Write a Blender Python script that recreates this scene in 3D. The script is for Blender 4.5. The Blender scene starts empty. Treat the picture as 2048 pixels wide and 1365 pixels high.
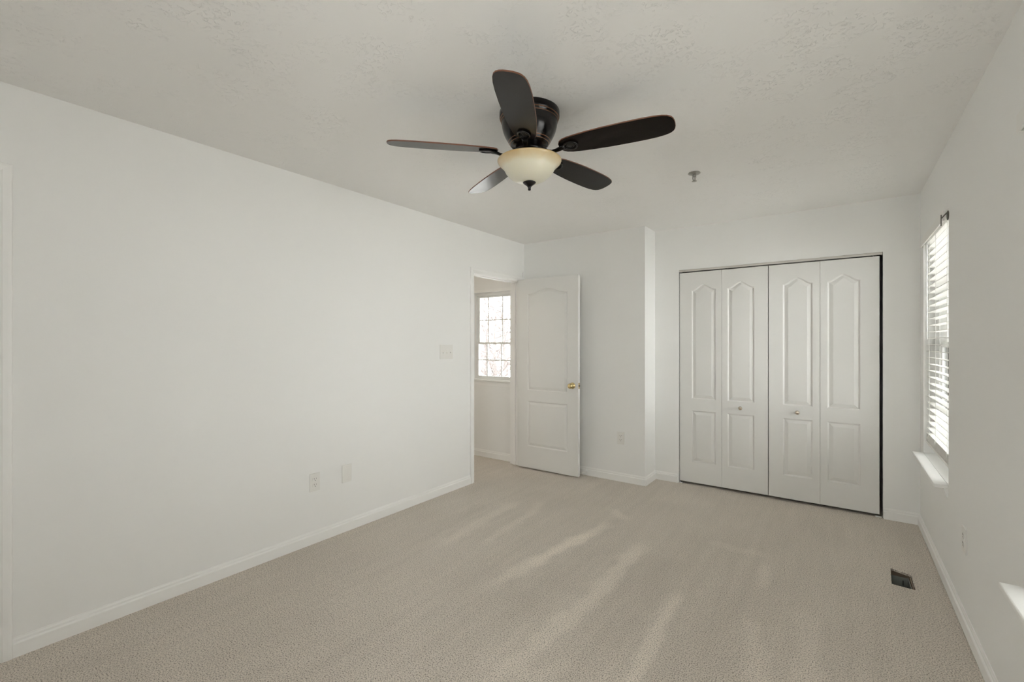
import bpy, bmesh, math, random
from mathutils import Vector, Matrix
from mathutils.geometry import delaunay_2d_cdt
S = bpy.context.scene
COL = S.collection
R = math.radians
random.seed(7)

# ------------------------------------------------------------------ camera
cam_data = bpy.data.cameras.new('camera')
cam = bpy.data.objects.new('camera', cam_data)
COL.objects.link(cam)
cam_data.sensor_width = 36.0
cam_data.lens = 910.0 / 2048.0 * 36.0
cam_data.shift_y = 4.0 / 2048.0
cam_data.clip_start = 0.02
cam_data.clip_end = 500
cam.location = (0, 0, 1.34)
cam.rotation_euler = (R(90), 0, R(35.83))
S.camera = cam

# ------------------------------------------------------------------ daylight, exposure
WORLD_STRENGTH = 1.0
world = bpy.data.worlds.new('overcast_sky')
S.world = world
world.use_nodes = True
wn = world.node_tree
bg = wn.nodes['Background']
bg.inputs['Color'].default_value = (1.0, 1.0, 1.005, 1)
bg.inputs['Strength'].default_value = WORLD_STRENGTH
S.view_settings.view_transform = 'Standard'
S.view_settings.look = 'None'
S.view_settings.gamma = 1
S.view_settings.use_curve_mapping = False
S.view_settings.exposure = 3.70
cy = S.cycles
cy.max_bounces = 14
cy.diffuse_bounces = 8
cy.glossy_bounces = 4
cy.transparent_max_bounces = 16
cy.transmission_bounces = 6
cy.sample_clamp_indirect = 4.0
cy.caustics_reflective = False
cy.caustics_refractive = False
cy.use_adaptive_sampling = True
cy.adaptive_threshold = 0.03
cy.use_denoising = True
try:
    cy.denoiser = 'OPENIMAGEDENOISE'
    cy.denoising_input_passes = 'RGB_ALBEDO_NORMAL'
except Exception:
    pass

HALL_FILL = 1.9  # glow strength of the unseen lamp added to brighten the hallway
# unseen fill light added behind the camera, bounced off the ceiling like a flash
fl = bpy.data.lights.new('added_bounce_fill', 'AREA')
fl.shape = 'DISK'
fl.size = 0.35
fl.energy = 0.68
fl.color = (1.0, 0.985, 0.96)
flo = bpy.data.objects.new('added_bounce_fill', fl)
COL.objects.link(flo)
flo.location = (-0.55, -0.45, 1.75)
flo.rotation_euler = (R(172), 0, 0)

# ------------------------------------------------------------------ room numbers (metres)
XL, XR = -2.86, 0.475          # left and right wall faces
YA, YC, YB = 4.19, 4.475, -0.95  # alcove back wall, closet wall, wall behind the camera
XP = -1.487                    # side of the jog between alcove and closet wall
ZC = 2.44
OUT = 0.145                    # outer wall thickness
DY0, DY1, DZ = 3.329, 4.085, 2.01   # bedroom door opening
CX0, CX1, CZ = -1.256, 0.263, 2.037  # closet opening
W1 = (3.385, 4.305)            # window 1 opening, along y
W2 = (1.195, 2.115)            # window 2 opening
WZ0, WZ1 = 0.548, 2.075
YH = 4.16                      # hallway outer wall
XH = -4.35                     # hallway far side
HW = (-3.60, -3.0, 0.905, 1.935)   # hallway window opening

# ------------------------------------------------------------------ materials
def new_mat(name):
    m = bpy.data.materials.new(name)
    m.use_nodes = True
    nt = m.node_tree
    b = nt.nodes['Principled BSDF']
    return m, nt, b

def setc(b, color, rough, metal=0.0, spec=0.5):
    b.inputs['Base Color'].default_value = (*color, 1)
    b.inputs['Roughness'].default_value = rough
    b.inputs['Metallic'].default_value = metal
    b.inputs['Specular IOR Level'].default_value = spec

def node(nt, typ, **kw):
    n = nt.nodes.new(typ)
    for k, v in kw.items():
        if k in n.inputs.keys():
            n.inputs[k].default_value = v
        else:
            setattr(n, k, v)
    return n

def coords(nt):
    return nt.nodes.new('ShaderNodeTexCoord').outputs['Object']

def noisy(name, color, rough, var=0.03, scale=3.0, bump=0.0, bscale=120.0, metal=0.0, spec=0.5, bdist=0.002):
    """paint, plastic, wood or metal with a little procedural unevenness"""
    m, nt, b = new_mat(name)
    setc(b, color, rough, metal, spec)
    co = coords(nt)
    n = node(nt, 'ShaderNodeTexNoise', Scale=scale, Detail=3.0)
    nt.links.new(co, n.inputs['Vector'])
    mx = node(nt, 'ShaderNodeMix', data_type='RGBA')
    lo = tuple(c * (1 - var) for c in color)
    hi = tuple(min(1, c * (1 + var)) for c in color)
    mx.inputs[6].default_value = (*lo, 1)
    mx.inputs[7].default_value = (*hi, 1)
    nt.links.new(n.outputs['Fac'], mx.inputs[0])
    nt.links.new(mx.outputs[2], b.inputs['Base Color'])
    if bump > 0:
        n2 = node(nt, 'ShaderNodeTexNoise', Scale=bscale, Detail=3.0)
        nt.links.new(co, n2.inputs['Vector'])
        bp = node(nt, 'ShaderNodeBump', Strength=bump, Distance=bdist)
        nt.links.new(n2.outputs['Fac'], bp.inputs['Height'])
        nt.links.new(bp.outputs['Normal'], b.inputs['Normal'])
    return m

M = {}
M['wall'] = noisy('wall_paint', (0.862, 0.862, 0.848), 0.75, 0.008, 1.5, 0.12, 260, spec=0.25, bdist=0.001)
M['trim'] = noisy('white_trim_paint', (0.89, 0.888, 0.872), 0.42, 0.008, 4.0, spec=0.4)
M['door'] = noisy('white_door_paint', (0.765, 0.76, 0.74), 0.48, 0.01, 5.0, 0.05, 300, spec=0.35, bdist=0.0005)
M['closet_dark'] = noisy('closet_shade_paint', (0.55, 0.53, 0.5), 0.8, 0.02, 3.0)  # shade of the closet interior put into a darker wall colour
M['plastic'] = noisy('white_plate_plastic', (0.80, 0.79, 0.76), 0.35, 0.01, 20)
M['slot'] = noisy('slot_shadow_plastic', (0.06, 0.055, 0.05), 0.6, 0.05, 50)
M['vinyl'] = noisy('white_window_vinyl', (0.85, 0.85, 0.83), 0.4, 0.01, 6)
M['blind'] = noisy('white_blind_slat', (0.83, 0.82, 0.79), 0.45, 0.02, 8)
M['cord'] = noisy('white_blind_cord', (0.8, 0.79, 0.76), 0.8, 0.03, 30)
M['bracket'] = noisy('dull_dark_metal', (0.16, 0.15, 0.13), 0.45, 0.1, 40, metal=0.8)
M['bronze'] = noisy('oil_rubbed_bronze', (0.005, 0.004, 0.0035), 0.2, 0.2, 12, spec=0.38)
M['copper'] = noisy('rubbed_copper_edge', (0.26, 0.13, 0.075), 0.35, 0.15, 30, metal=0.8)
M['brass'] = noisy('polished_brass', (0.72, 0.58, 0.30), 0.22, 0.06, 30, metal=1.0)
M['nickel'] = noisy('satin_nickel_knob', (0.62, 0.56, 0.47), 0.25, 0.06, 30, metal=1.0)
M['chrome'] = noisy('brushed_chrome', (0.42, 0.41, 0.38), 0.3, 0.06, 40, metal=1.0)
M['track'] = noisy('white_track_metal', (0.62, 0.59, 0.55), 0.4, 0.03, 20, metal=0.3)
M['duct'] = noisy('galvanised_duct_metal', (0.42, 0.44, 0.40), 0.5, 0.25, 18, metal=0.6)
M['subfloor'] = noisy('cut_subfloor_wood', (0.42, 0.33, 0.24), 0.8, 0.2, 60)
M['fringe'] = noisy('carpet_yarn', (0.36, 0.315, 0.265), 0.95, 0.15, 200)
M['blade_edge'] = noisy('reddish_blade_edge', (0.17, 0.068, 0.038), 0.4, 0.15, 40)

def blade_material():
    m, nt, b = new_mat('espresso_blade_wood')
    setc(b, (0.010, 0.007, 0.006), 0.25, 0, 0.2)
    co = coords(nt)
    mp = node(nt, 'ShaderNodeMapping')
    mp.inputs['Scale'].default_value = (3, 60, 60)
    nt.links.new(co, mp.inputs['Vector'])
    n = node(nt, 'ShaderNodeTexNoise', Scale=2.0, Detail=5.0, Distortion=0.4)
    nt.links.new(mp.outputs[0], n.inputs['Vector'])
    r = node(nt, 'ShaderNodeValToRGB')
    r.color_ramp.elements[0].position = 0.3
    r.color_ramp.elements[0].color = (0.003, 0.0024, 0.002, 1)
    r.color_ramp.elements[1].position = 0.75
    r.color_ramp.elements[1].color = (0.012, 0.008, 0.006, 1)
    nt.links.new(n.outputs['Fac'], r.inputs[0])
    nt.links.new(r.outputs[0], b.inputs['Base Color'])
    return m
M['blade'] = blade_material()

def bowl_material():
    m, nt, b = new_mat('tea_stained_alabaster_glass')
    setc(b, (0.78, 0.72, 0.55), 0.3, 0, 0.5)
    co = coords(nt)
    sp = node(nt, 'ShaderNodeSeparateXYZ')
    nt.links.new(co, sp.inputs[0])
    n = node(nt, 'ShaderNodeTexNoise', Scale=14.0, Detail=4.0, Distortion=1.2)
    nt.links.new(co, n.inputs['Vector'])
    ad = node(nt, 'ShaderNodeMath', operation='MULTIPLY_ADD')
    nt.links.new(n.outputs['Fac'], ad.inputs[0])
    ad.inputs[1].default_value = 0.03
    nt.links.new(sp.outputs['Z'], ad.inputs[2])
    r = node(nt, 'ShaderNodeValToRGB')          # amber tea stain that the glass has at its rim
    e = r.color_ramp.elements
    e[0].position = 0.0
    e[0].color = (0.76, 0.73, 0.60, 1)
    e[1].position = 1.0
    e[1].color = (0.60, 0.44, 0.22, 1)
    k = e.new(0.62); k.color = (0.77, 0.72, 0.57, 1)
    k = e.new(0.84); k.color = (0.70, 0.57, 0.36, 1)
    mr = node(nt, 'ShaderNodeMapRange')
    mr.inputs['From Min'].default_value = -0.325
    mr.inputs['From Max'].default_value = -0.216
    nt.links.new(ad.outputs[0], mr.inputs['Value'])
    nt.links.new(mr.outputs[0], r.inputs[0])
    nt.links.new(r.outputs[0], b.inputs['Base Color'])
    b.inputs['Subsurface Weight'].default_value = 0.25
    b.inputs['Subsurface Radius'].default_value = (0.03, 0.025, 0.015)
    b.inputs['Subsurface Scale'].default_value = 0.5
    b.inputs['Coat Weight'].default_value = 0.3
    b.inputs['Coat Roughness'].default_value = 0.1
    return m
M['bowl'] = bowl_material()

def ceiling_material():
    m, nt, b = new_mat('stomped_ceiling_texture')
    setc(b, (0.885, 0.88, 0.865), 0.85, 0, 0.15)
    co = coords(nt)
    n = node(nt, 'ShaderNodeTexNoise', Scale=32.0, Detail=2.0, Roughness=0.5, Distortion=2.2)
    nt.links.new(co, n.inputs['Vector'])
    r = node(nt, 'ShaderNodeValToRGB')
    e = r.color_ramp.elements
    e[0].position = 0.57; e[0].color = (0, 0, 0, 1)
    e[1].position = 0.62; e[1].color = (1, 1, 1, 1)
    k = e.new(0.67); k.color = (0.0, 0.0, 0.0, 1)
    nt.links.new(n.outputs['Fac'], r.inputs[0])
    big = node(nt, 'ShaderNodeTexNoise', Scale=5.0, Detail=2.0)
    nt.links.new(co, big.inputs['Vector'])
    rb = node(nt, 'ShaderNodeValToRGB')
    rb.color_ramp.elements[0].position = 0.42
    rb.color_ramp.elements[1].position = 0.6
    nt.links.new(big.outputs['Fac'], rb.inputs[0])
    mu = node(nt, 'ShaderNodeMath', operation='MULTIPLY')
    nt.links.new(r.outputs[0], mu.inputs[0])
    nt.links.new(rb.outputs[0], mu.inputs[1])
    bp = node(nt, 'ShaderNodeBump', Strength=0.5, Distance=0.0047)
    nt.links.new(mu.outputs[0], bp.inputs['Height'])
    nt.links.new(bp.outputs['Normal'], b.inputs['Normal'])
    return m
M['ceiling'] = ceiling_material()

def carpet_material():
    m, nt, b = new_mat('beige_cut_pile_carpet')
    setc(b, (0.4, 0.36, 0.31), 0.97, 0, 0.05)
    co = coords(nt)
    n1 = node(nt, 'ShaderNodeTexNoise', Scale=185.0, Detail=3.0, Roughness=0.6)
    nt.links.new(co, n1.inputs['Vector'])
    r1 = node(nt, 'ShaderNodeValToRGB')
    e = r1.color_ramp.elements
    e[0].position = 0.36; e[0].color = (0.20, 0.174, 0.146, 1)
    e[1].position = 0.62; e[1].color = (0.77, 0.70, 0.62, 1)
    k = e.new(0.46); k.color = (0.60, 0.543, 0.475, 1)
    nt.links.new(n1.outputs['Fac'], r1.inputs[0])
    # pile brushed one way or the other: broad patches, faint rows along the room, and the vacuum's tracks
    n2 = node(nt, 'ShaderNodeTexNoise', Scale=2.2, Detail=3.0)
    nt.links.new(co, n2.inputs['Vector'])
    mp = node(nt, 'ShaderNodeMapping')
    mp.inputs['Scale'].default_value = (9, 0.7, 1)
    nt.links.new(co, mp.inputs['Vector'])
    n3 = node(nt, 'ShaderNodeTexNoise', Scale=2.0, Detail=3.0)
    nt.links.new(mp.outputs[0], n3.inputs['Vector'])
    at = node(nt, 'ShaderNodeAttribute', attribute_name='pile')
    a1 = node(nt, 'ShaderNodeMath', operation='MULTIPLY_ADD')
    nt.links.new(n2.outputs['Fac'], a1.inputs[0]); a1.inputs[1].default_value = 0.14; a1.inputs[2].default_value = 0.84
    a2 = node(nt, 'ShaderNodeMath', operation='MULTIPLY_ADD')
    nt.links.new(n3.outputs['Fac'], a2.inputs[0]); a2.inputs[1].default_value = 0.18
    nt.links.new(a1.outputs[0], a2.inputs[2])
    a3 = node(nt, 'ShaderNodeMath', operation='MULTIPLY_ADD')
    nt.links.new(at.outputs['Fac'], a3.inputs[0]); a3.inputs[1].default_value = 0.21
    nt.links.new(a2.outputs[0], a3.inputs[2])
    mx = node(nt, 'ShaderNodeVectorMath', operation='SCALE')
    nt.links.new(r1.outputs[0], mx.inputs[0])
    nt.links.new(a3.outputs[0], mx.inputs['Scale'])
    nt.links.new(mx.outputs[0], b.inputs['Base Color'])
    bp = node(nt, 'ShaderNodeBump', Strength=0.6, Distance=0.006)
    nt.links.new(n1.outputs['Fac'], bp.inputs['Height'])
    nt.links.new(bp.outputs['Normal'], b.inputs['Normal'])
    b.inputs['Sheen Weight'].default_value = 0.15
    b.inputs['Sheen Roughness'].default_value = 0.6
    return m
M['carpet'] = carpet_material()

def glass_material():
    m, nt, b = new_mat('window_glass')
    nt.nodes.remove(b)
    out = nt.nodes['Material Output']
    tr = node(nt, 'ShaderNodeBsdfTransparent')
    tr.inputs['Color'].default_value = (0.96, 0.97, 0.96, 1)
    gl = node(nt, 'ShaderNodeBsdfGlossy')
    gl.inputs['Roughness'].default_value = 0.02
    fr = node(nt, 'ShaderNodeFresnel')
    fr.inputs['IOR'].default_value = 1.45
    mx = node(nt, 'ShaderNodeMixShader')
    nt.links.new(fr.outputs[0], mx.inputs[0])
    nt.links.new(tr.outputs[0], mx.inputs[1])
    nt.links.new(gl.outputs[0], mx.inputs[2])
    nt.links.new(mx.outputs[0], out.inputs['Surface'])
    return m
M['glass'] = glass_material()
def fill_lamp_material():
    m, nt, b = new_mat('hall_fill_glass')  # glowing dome of the added hallway fill lamp
    setc(b, (0.8, 0.78, 0.72), 0.4)
    b.inputs['Emission Color'].default_value = (1.0, 0.86, 0.70, 1)
    b.inputs['Emission Strength'].default_value = HALL_FILL
    return m
M['fill_glass'] = fill_lamp_material()
M['bark'] = noisy('grey_pink_bark', (0.13, 0.112, 0.108), 0.9, 0.3, 6)
M['ground'] = noisy('dry_winter_lawn', (0.78, 0.77, 0.75), 0.95, 0.06, 0.4)
M['siding'] = noisy('pale_house_siding', (0.30, 0.29, 0.28), 0.8, 0.05, 0.5)
M['roof'] = noisy('grey_roof_shingle', (0.07, 0.068, 0.07), 0.9, 0.2, 3)
M['house_glass'] = noisy('dark_house_window', (0.03, 0.033, 0.036), 0.2, 0.1, 2)

# ------------------------------------------------------------------ mesh helpers
def box(bm, x0, x1, y0, y1, z0, z1, bev=0.0):
    vs = [bm.verts.new((x, y, z)) for x in (x0, x1) for y in (y0, y1) for z in (z0, z1)]
    idx = [(0, 1, 3, 2), (4, 6, 7, 5), (0, 4, 5, 1), (2, 3, 7, 6), (0, 2, 6, 4), (1, 5, 7, 3)]
    fs = [bm.faces.new([vs[i] for i in f]) for f in idx]
    if bev > 0:
        es = list({e for f in fs for e in f.edges})
        bmesh.ops.bevel(bm, geom=es, offset=bev, segments=2, profile=0.5, affect='EDGES')
    return vs

def BM():
    return bmesh.new()

def boxes(*bs, bev=0.0):
    bm = BM()
    for b in bs:
        box(bm, *b, bev=bev)
    return bm

def lathe(bm, prof, seg=48, c=(0, 0, 0), axis='Z', mat=0):
    """prof: list of (radius, height); radius 0 ends become poles"""
    rings = []
    for r, h in prof:
        if r < 1e-6:
            p = [bm.verts.new((0, 0, h))]
        else:
            p = [bm.verts.new((r * math.cos(2 * math.pi * i / seg), r * math.sin(2 * math.pi * i / seg), h)) for i in range(seg)]
        rings.append(p)
    new = [v for r in rings for v in r]
    for a, b in zip(rings, rings[1:]):
        for i in range(seg):
            j = (i + 1) % seg
            if len(a) == 1 and len(b) == 1:
                continue
            if len(a) == 1:
                f = bm.faces.new((a[0], b[i], b[j]))
            elif len(b) == 1:
                f = bm.faces.new((a[i], a[j], b[0]))
            else:
                f = bm.faces.new((a[i], a[j], b[j], b[i]))
            f.smooth = True
            f.material_index = mat
    if axis == 'Y-':
        mtx = Matrix.Rotation(R(90), 4, 'X')      # +Z -> -Y
    elif axis == 'X':
        mtx = Matrix.Rotation(R(90), 4, 'Y')      # +Z -> +X
    elif axis == 'X-':
        mtx = Matrix.Rotation(R(-90), 4, 'Y')
    else:
        mtx = Matrix.Identity(4)
    for v in new:
        v.co = (mtx @ v.co) + Vector(c)
    return new

def tube(bm, pts, rad, seg=10, flat=1.0):
    """a swept round bar along pts; rad a number or a list"""
    pts = [Vector(p) for p in pts]
    n = len(pts)
    rads = rad if isinstance(rad, (list, tuple)) else [rad] * n
    rings = []
    prev = None
    for i, p in enumerate(pts):
        t = (pts[min(i + 1, n - 1)] - pts[max(i - 1, 0)]).normalized()
        if prev is None:
            up = Vector((0, 0, 1)) if abs(t.z) < 0.9 else Vector((1, 0, 0))
            a = t.cross(up).normalized()
        else:
            a = (prev - t * prev.dot(t)).normalized()
        prev = a
        b = t.cross(a)
        rings.append([bm.verts.new(p + (a * math.cos(2 * math.pi * k / seg) + b * flat * math.sin(2 * math.pi * k / seg)) * rads[i]) for k in range(seg)])
    for a, b in zip(rings, rings[1:]):
        for k in range(seg):
            f = bm.faces.new((a[k], a[(k + 1) % seg], b[(k + 1) % seg], b[k]))
            f.smooth = True
    bm.faces.new(rings[0][::-1])
    bm.faces.new(rings[-1])

def torus(bm, c, R1, r, seg=32, seg2=10, sx=1.0, sy=1.0):
    g = []
    for i in range(seg):
        a = 2 * math.pi * i / seg
        ring = []
        for k in range(seg2):
            b = 2 * math.pi * k / seg2
            d = R1 + r * math.cos(b)
            ring.append(bm.verts.new((c[0] + d * math.cos(a) * sx, c[1] + d * math.sin(a) * sy, c[2] + r * math.sin(b))))
        g.append(ring)
    for i in range(seg):
        for k in range(seg2):
            f = bm.faces.new((g[i][k], g[(i + 1) % seg][k], g[(i + 1) % seg][(k + 1) % seg2], g[i][(k + 1) % seg2]))
            f.smooth = True

def wloc(o):
    v = Vector((0, 0, 0))
    while o is not None:
        v = v + o.location
        o = o.parent
    return v

def obj(name, bm, mat, parent=None, origin=None, world_space=True):
    """ONE mesh object from a bmesh drawn in room coordinates; its origin is `origin` (or the parent's)"""
    base = wloc(parent) if parent is not None else Vector((0, 0, 0))
    o_loc = Vector(origin) if origin is not None else base
    if world_space:
        for v in bm.verts:
            v.co -= o_loc
    bmesh.ops.recalc_face_normals(bm, faces=bm.faces)
    me = bpy.data.meshes.new(name)
    bm.to_mesh(me)
    bm.free()
    for m in (mat if isinstance(mat, (list, tuple)) else [mat]):
        me.materials.append(m)
    o = bpy.data.objects.new(name, me)
    COL.objects.link(o)
    if parent is not None:
        o.parent = parent
    o.location = o_loc - base
    return o

def tag(o, label=None, cat=None, group=None, kind=None):
    if label: o['label'] = label
    if cat: o['category'] = cat
    if group: o['group'] = group
    if kind: o['kind'] = kind
    return o

def thing(name, loc, label, cat, group=None, kind=None):
    o = bpy.data.objects.new(name, None)
    o.empty_display_size = 0.1
    COL.objects.link(o)
    o.location = loc
    return tag(o, label, cat, group, kind)

def struct(name, bm, mat, label, cat, origin=None):
    return tag(obj(name, bm, mat, None, origin), label, cat, kind='structure')

def copy_tree(o, parent=None):
    c = o.copy()
    COL.objects.link(c)
    if parent is not None:
        c.parent = parent
    for ch in list(o.children):
        copy_tree(ch, c)
    return c

# ------------------------------------------------------------------ floor: carpet with a hole for the vent
HX = (0.238, 0.330)
HYY = (3.282, 3.490)
STROKES = [  # vacuum tracks in the pile: points, half width, strength
    ([(-1.38, 3.20), (-1.42, 2.95), (-1.47, 2.71), (-1.52, 2.41), (-1.55, 2.10), (-1.56, 1.85)], 0.045, 0.9),
    ([(-1.43, 2.95), (-1.46, 2.70), (-1.49, 2.50), (-1.51, 2.25)], 0.035, 0.55),
    ([(-1.06, 3.08), (-1.07, 2.74), (-1.06, 2.41), (-1.06, 2.16), (-1.08, 1.94), (-1.09, 1.70), (-1.12, 1.2)], 0.045, 1.0),
    ([(-1.18, 2.2), (-1.17, 1.9), (-1.19, 1.4)], 0.05, 0.35),
    ([(-0.70, 2.54), (-0.70, 2.34), (-0.70, 2.17), (-0.68, 1.96), (-0.66, 1.60), (-0.64, 1.2)], 0.030, 0.95),
    ([(-2.22, 3.19), (-2.20, 2.79), (-2.16, 2.42), (-2.13, 2.10)], 0.05, 0.5),
    ([(-2.05, 3.30), (-1.97, 2.96), (-1.95, 2.56), (-1.92, 2.28)], 0.03, 0.55),
    ([(-0.38, 3.14), (-0.36, 2.98), (-0.34, 2.80)], 0.025, 0.5),
    ([(-0.36, 2.50), (-0.31, 2.27), (-0.27, 2.02), (-0.25, 1.6)], 0.035, 0.6),
    ([(-0.16, 2.76), (-0.12, 2.40), (-0.11, 2.13), (-0.11, 1.7)], 0.045, 0.45),
    ([(-1.50, 3.46), (-1.41, 3.38), (-1.32, 3.29)], 0.04, 0.6),
    ([(-0.74, 3.27), (-0.55, 3.24), (-0.37, 3.28)], 0.04, 0.35),
    ([(-0.92, 1.72), (-0.99, 1.50), (-1.03, 1.2)], 0.04, 0.4),
    ([(-2.40, 2.95), (-2.36, 2.5), (-2.33, 2.1)], 0.06, -0.25),
    ([(-0.88, 2.9), (-0.87, 2.4), (-0.86, 1.7)], 0.10, -0.22),
    ([(-1.30, 2.8), (-1.30, 2.3), (-1.33, 1.7)], 0.09, -0.2),
    ([(-0.50, 2.7), (-0.50, 2.2), (-0.47, 1.6)], 0.09, -0.15),
]
def pile_at(x, y):
    v = 0.0
    for pts, w, s in STROKES:
        best, along = 9.0, 0.0
        n = len(pts) - 1
        for i in range(n):
            ax, ay = pts[i]; bx, by = pts[i + 1]
            dx, dy = bx - ax, by - ay
            t = max(0, min(1, ((x - ax) * dx + (y - ay) * dy) / (dx * dx + dy * dy)))
            d = math.hypot(x - ax - t * dx, y - ay - t * dy)
            if d < best:
                best, along = d, (i + t) / n
        if best < 2 * w:
            wob = 1.0 + 0.35 * math.sin(9 * y + 3 * x) * math.sin(23 * y + 1.3)
            fade = min(1, along / 0.12) * min(1, (1 - along) / 0.2 + 0.15)
            k = max(0.0, 1 - (best / (w * 1.5 * wob)) ** 2)
            v += s * fade * k * k * (3 - 2 * k)
    return v

def build_floor():
    def lines(a, b, step, extra):
        n = int(round((b - a) / step))
        ls = [a + (b - a) * i / n for i in range(n + 1)]
        ls = [v for v in ls if all(abs(v - e) > step * 0.45 for e in extra)] + list(extra)
        return sorted(ls)
    xs = lines(XH, XR + 0.14, 0.025, [HX[0], HX[1]])
    ys = lines(YB - 0.1, YC + 0.75, 0.03, [HYY[0], HYY[1]])
    bm = BM()
    lay = bm.verts.layers.float.new('pile')
    corner = {(HX[0], HYY[1]): (0.241, 3.512), (HX[1], HYY[1]): (0.329, 3.472),
              (HX[1], HYY[0]): (0.331, 3.279), (HX[0], HYY[0]): (0.231, 3.287)}
    g = {}
    for i, x in enumerate(xs):
        for j, y in enumerate(ys):
            p = corner.get((x, y), (x, y))
            if x in HX and HYY[0] < y < HYY[1]:
                t = (y - HYY[0]) / (HYY[1] - HYY[0])
                a = corner[(x, HYY[0])]; b = corner[(x, HYY[1])]
                p = (a[0] + (b[0] - a[0]) * t + random.uniform(-.0012, .0012), a[1] + (b[1] - a[1]) * t)
            elif y in HYY and HX[0] < x < HX[1]:
                t = (x - HX[0]) / (HX[1] - HX[0])
                a = corner[(HX[0], y)]; b = corner[(HX[1], y)]
                p = (a[0] + (b[0] - a[0]) * t, a[1] + (b[1] - a[1]) * t + random.uniform(-.0015, .0015))
            v = bm.verts.new((p[0], p[1], 0))
            v[lay] = pile_at(*p)
            g[i, j] = v
    hole_edges = []
    for i in range(len(xs) - 1):
        for j in range(len(ys) - 1):
            if xs[i] >= HX[0] and xs[i + 1] <= HX[1] and ys[j] >= HYY[0] and ys[j + 1] <= HYY[1]:
                continue
            bm.faces.new((g[i, j], g[i + 1, j], g[i + 1, j + 1], g[i, j + 1]))
    bm.faces.ensure_lookup_table()
    bnd = [e for e in bm.edges if len(e.link_faces) == 1]
    r = bmesh.ops.extrude_edge_only(bm, edges=bnd)
    for v in [e for e in r['geom'] if isinstance(e, bmesh.types.BMVert)]:
        v.co.z = -0.010
    o = obj('floor', bm, M['carpet'])
    return tag(o, 'beige cut pile carpet floor with pale vacuum tracks', 'floor', kind='structure')
build_floor()

DX = (0.228, 0.346, 3.278, 3.54)   # the duct's hole through the subfloor
struct('floor_slab', boxes((XH, XR + 0.14, YB - 0.1, YC + 0.8, -0.31, -0.2702), (XH, DX[0], YB - 0.1, YC + 0.8, -0.27, -0.0105), (DX[1], XR + 0.14, YB - 0.1, YC + 0.8, -0.27, -0.0105),
                           (DX[0], DX[1], YB - 0.1, DX[2], -0.27, -0.0105), (DX[0], DX[1], DX[3], YC + 0.8, -0.27, -0.0105)), M['subfloor'],
       'wooden subfloor slab under the carpet', 'floor')

# ------------------------------------------------------------------ walls and ceiling
WT = 0.115
struct('ceiling', boxes((XH - 0.1, XR + OUT, YB - 0.1, YC + 0.8, ZC, ZC + 0.12)), M['ceiling'],
       'off white textured ceiling above the whole room', 'ceiling')
struct('wall_left', boxes(
    (XL - WT, XL, YB, DY0 - 0.018, 0, ZC),
    (XL - WT, XL, DY0 - 0.018, DY1 + 0.018, DZ + 0.018, ZC),
    (XL - WT, XL, DY1 + 0.018, YH + 0.14, 0, ZC)), M['wall'],
    'long plain off white wall on the left with the hallway doorway', 'wall')
struct('wall_back', boxes((XL, XP, YA, YA + 0.12, 0, ZC)), M['wall'],
       'short off white wall behind the open door', 'wall')
struct('wall_jog', boxes((XP - 0.115, XP, YA + 0.12, YC + 0.115, 0, ZC)), M['wall'],
       'narrow off white side of the jog between door wall and closet wall', 'wall')
struct('wall_closet', boxes(
    (XP, CX0, YC, YC + 0.115, 0, ZC),
    (CX0, CX1, YC, YC + 0.115, CZ, ZC),
    (CX1, XR, YC, YC + 0.115, 0, ZC)), M['wall'],
    'off white wall around the folding closet doors', 'wall')
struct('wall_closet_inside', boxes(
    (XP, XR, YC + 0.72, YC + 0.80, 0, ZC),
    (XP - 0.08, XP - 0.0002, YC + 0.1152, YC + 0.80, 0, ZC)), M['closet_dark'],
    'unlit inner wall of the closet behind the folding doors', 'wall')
def window_wall(x0, x1):
    bs = []
    ys = [YB, W2[0], W2[1], W1[0], W1[1], YC + 0.80]
    for k in range(5):
        if k in (1, 3):
            bs.append((x0, x1, ys[k], ys[k + 1], 0, WZ0))
            bs.append((x0, x1, ys[k], ys[k + 1], WZ1, ZC))
        else:
            bs.append((x0, x1, ys[k], ys[k + 1], 0, ZC))
    return boxes(*bs)
struct('wall_right', window_wall(XR, XR + OUT), M['wall'],
       'off white wall on the right with the two windows', 'wall')
BW = (-0.70, 0.05, 0.75, 1.90)   # unseen window added behind the camera for brightness
struct('wall_front', boxes((XH, BW[0], YB - 0.12, YB, 0, ZC), (BW[1], XR + OUT, YB - 0.12, YB, 0, ZC),
                           (BW[0], BW[1], YB - 0.12, YB, 0, BW[2]), (BW[0], BW[1], YB - 0.12, YB, BW[3], ZC)), M['wall'],
       'plain off white wall behind the camera', 'wall')
# hallway shell
struct('wall_hall_back', boxes(
    (XH, HW[0], YH, YH + 0.14, 0, ZC), (HW[1], XL - WT, YH, YH + 0.14, 0, ZC),
    (HW[0], HW[1], YH, YH + 0.14, 0, HW[2]), (HW[0], HW[1], YH, YH + 0.14, HW[3], ZC)), M['wall'],
    'off white hallway wall under and around the hallway window', 'wall')
struct('wall_hall_left', boxes((XH - 0.1, XH, YB, YH + 0.14, 0, ZC)), M['wall'],
       'far side wall of the hallway beyond the doorway', 'wall')

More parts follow.
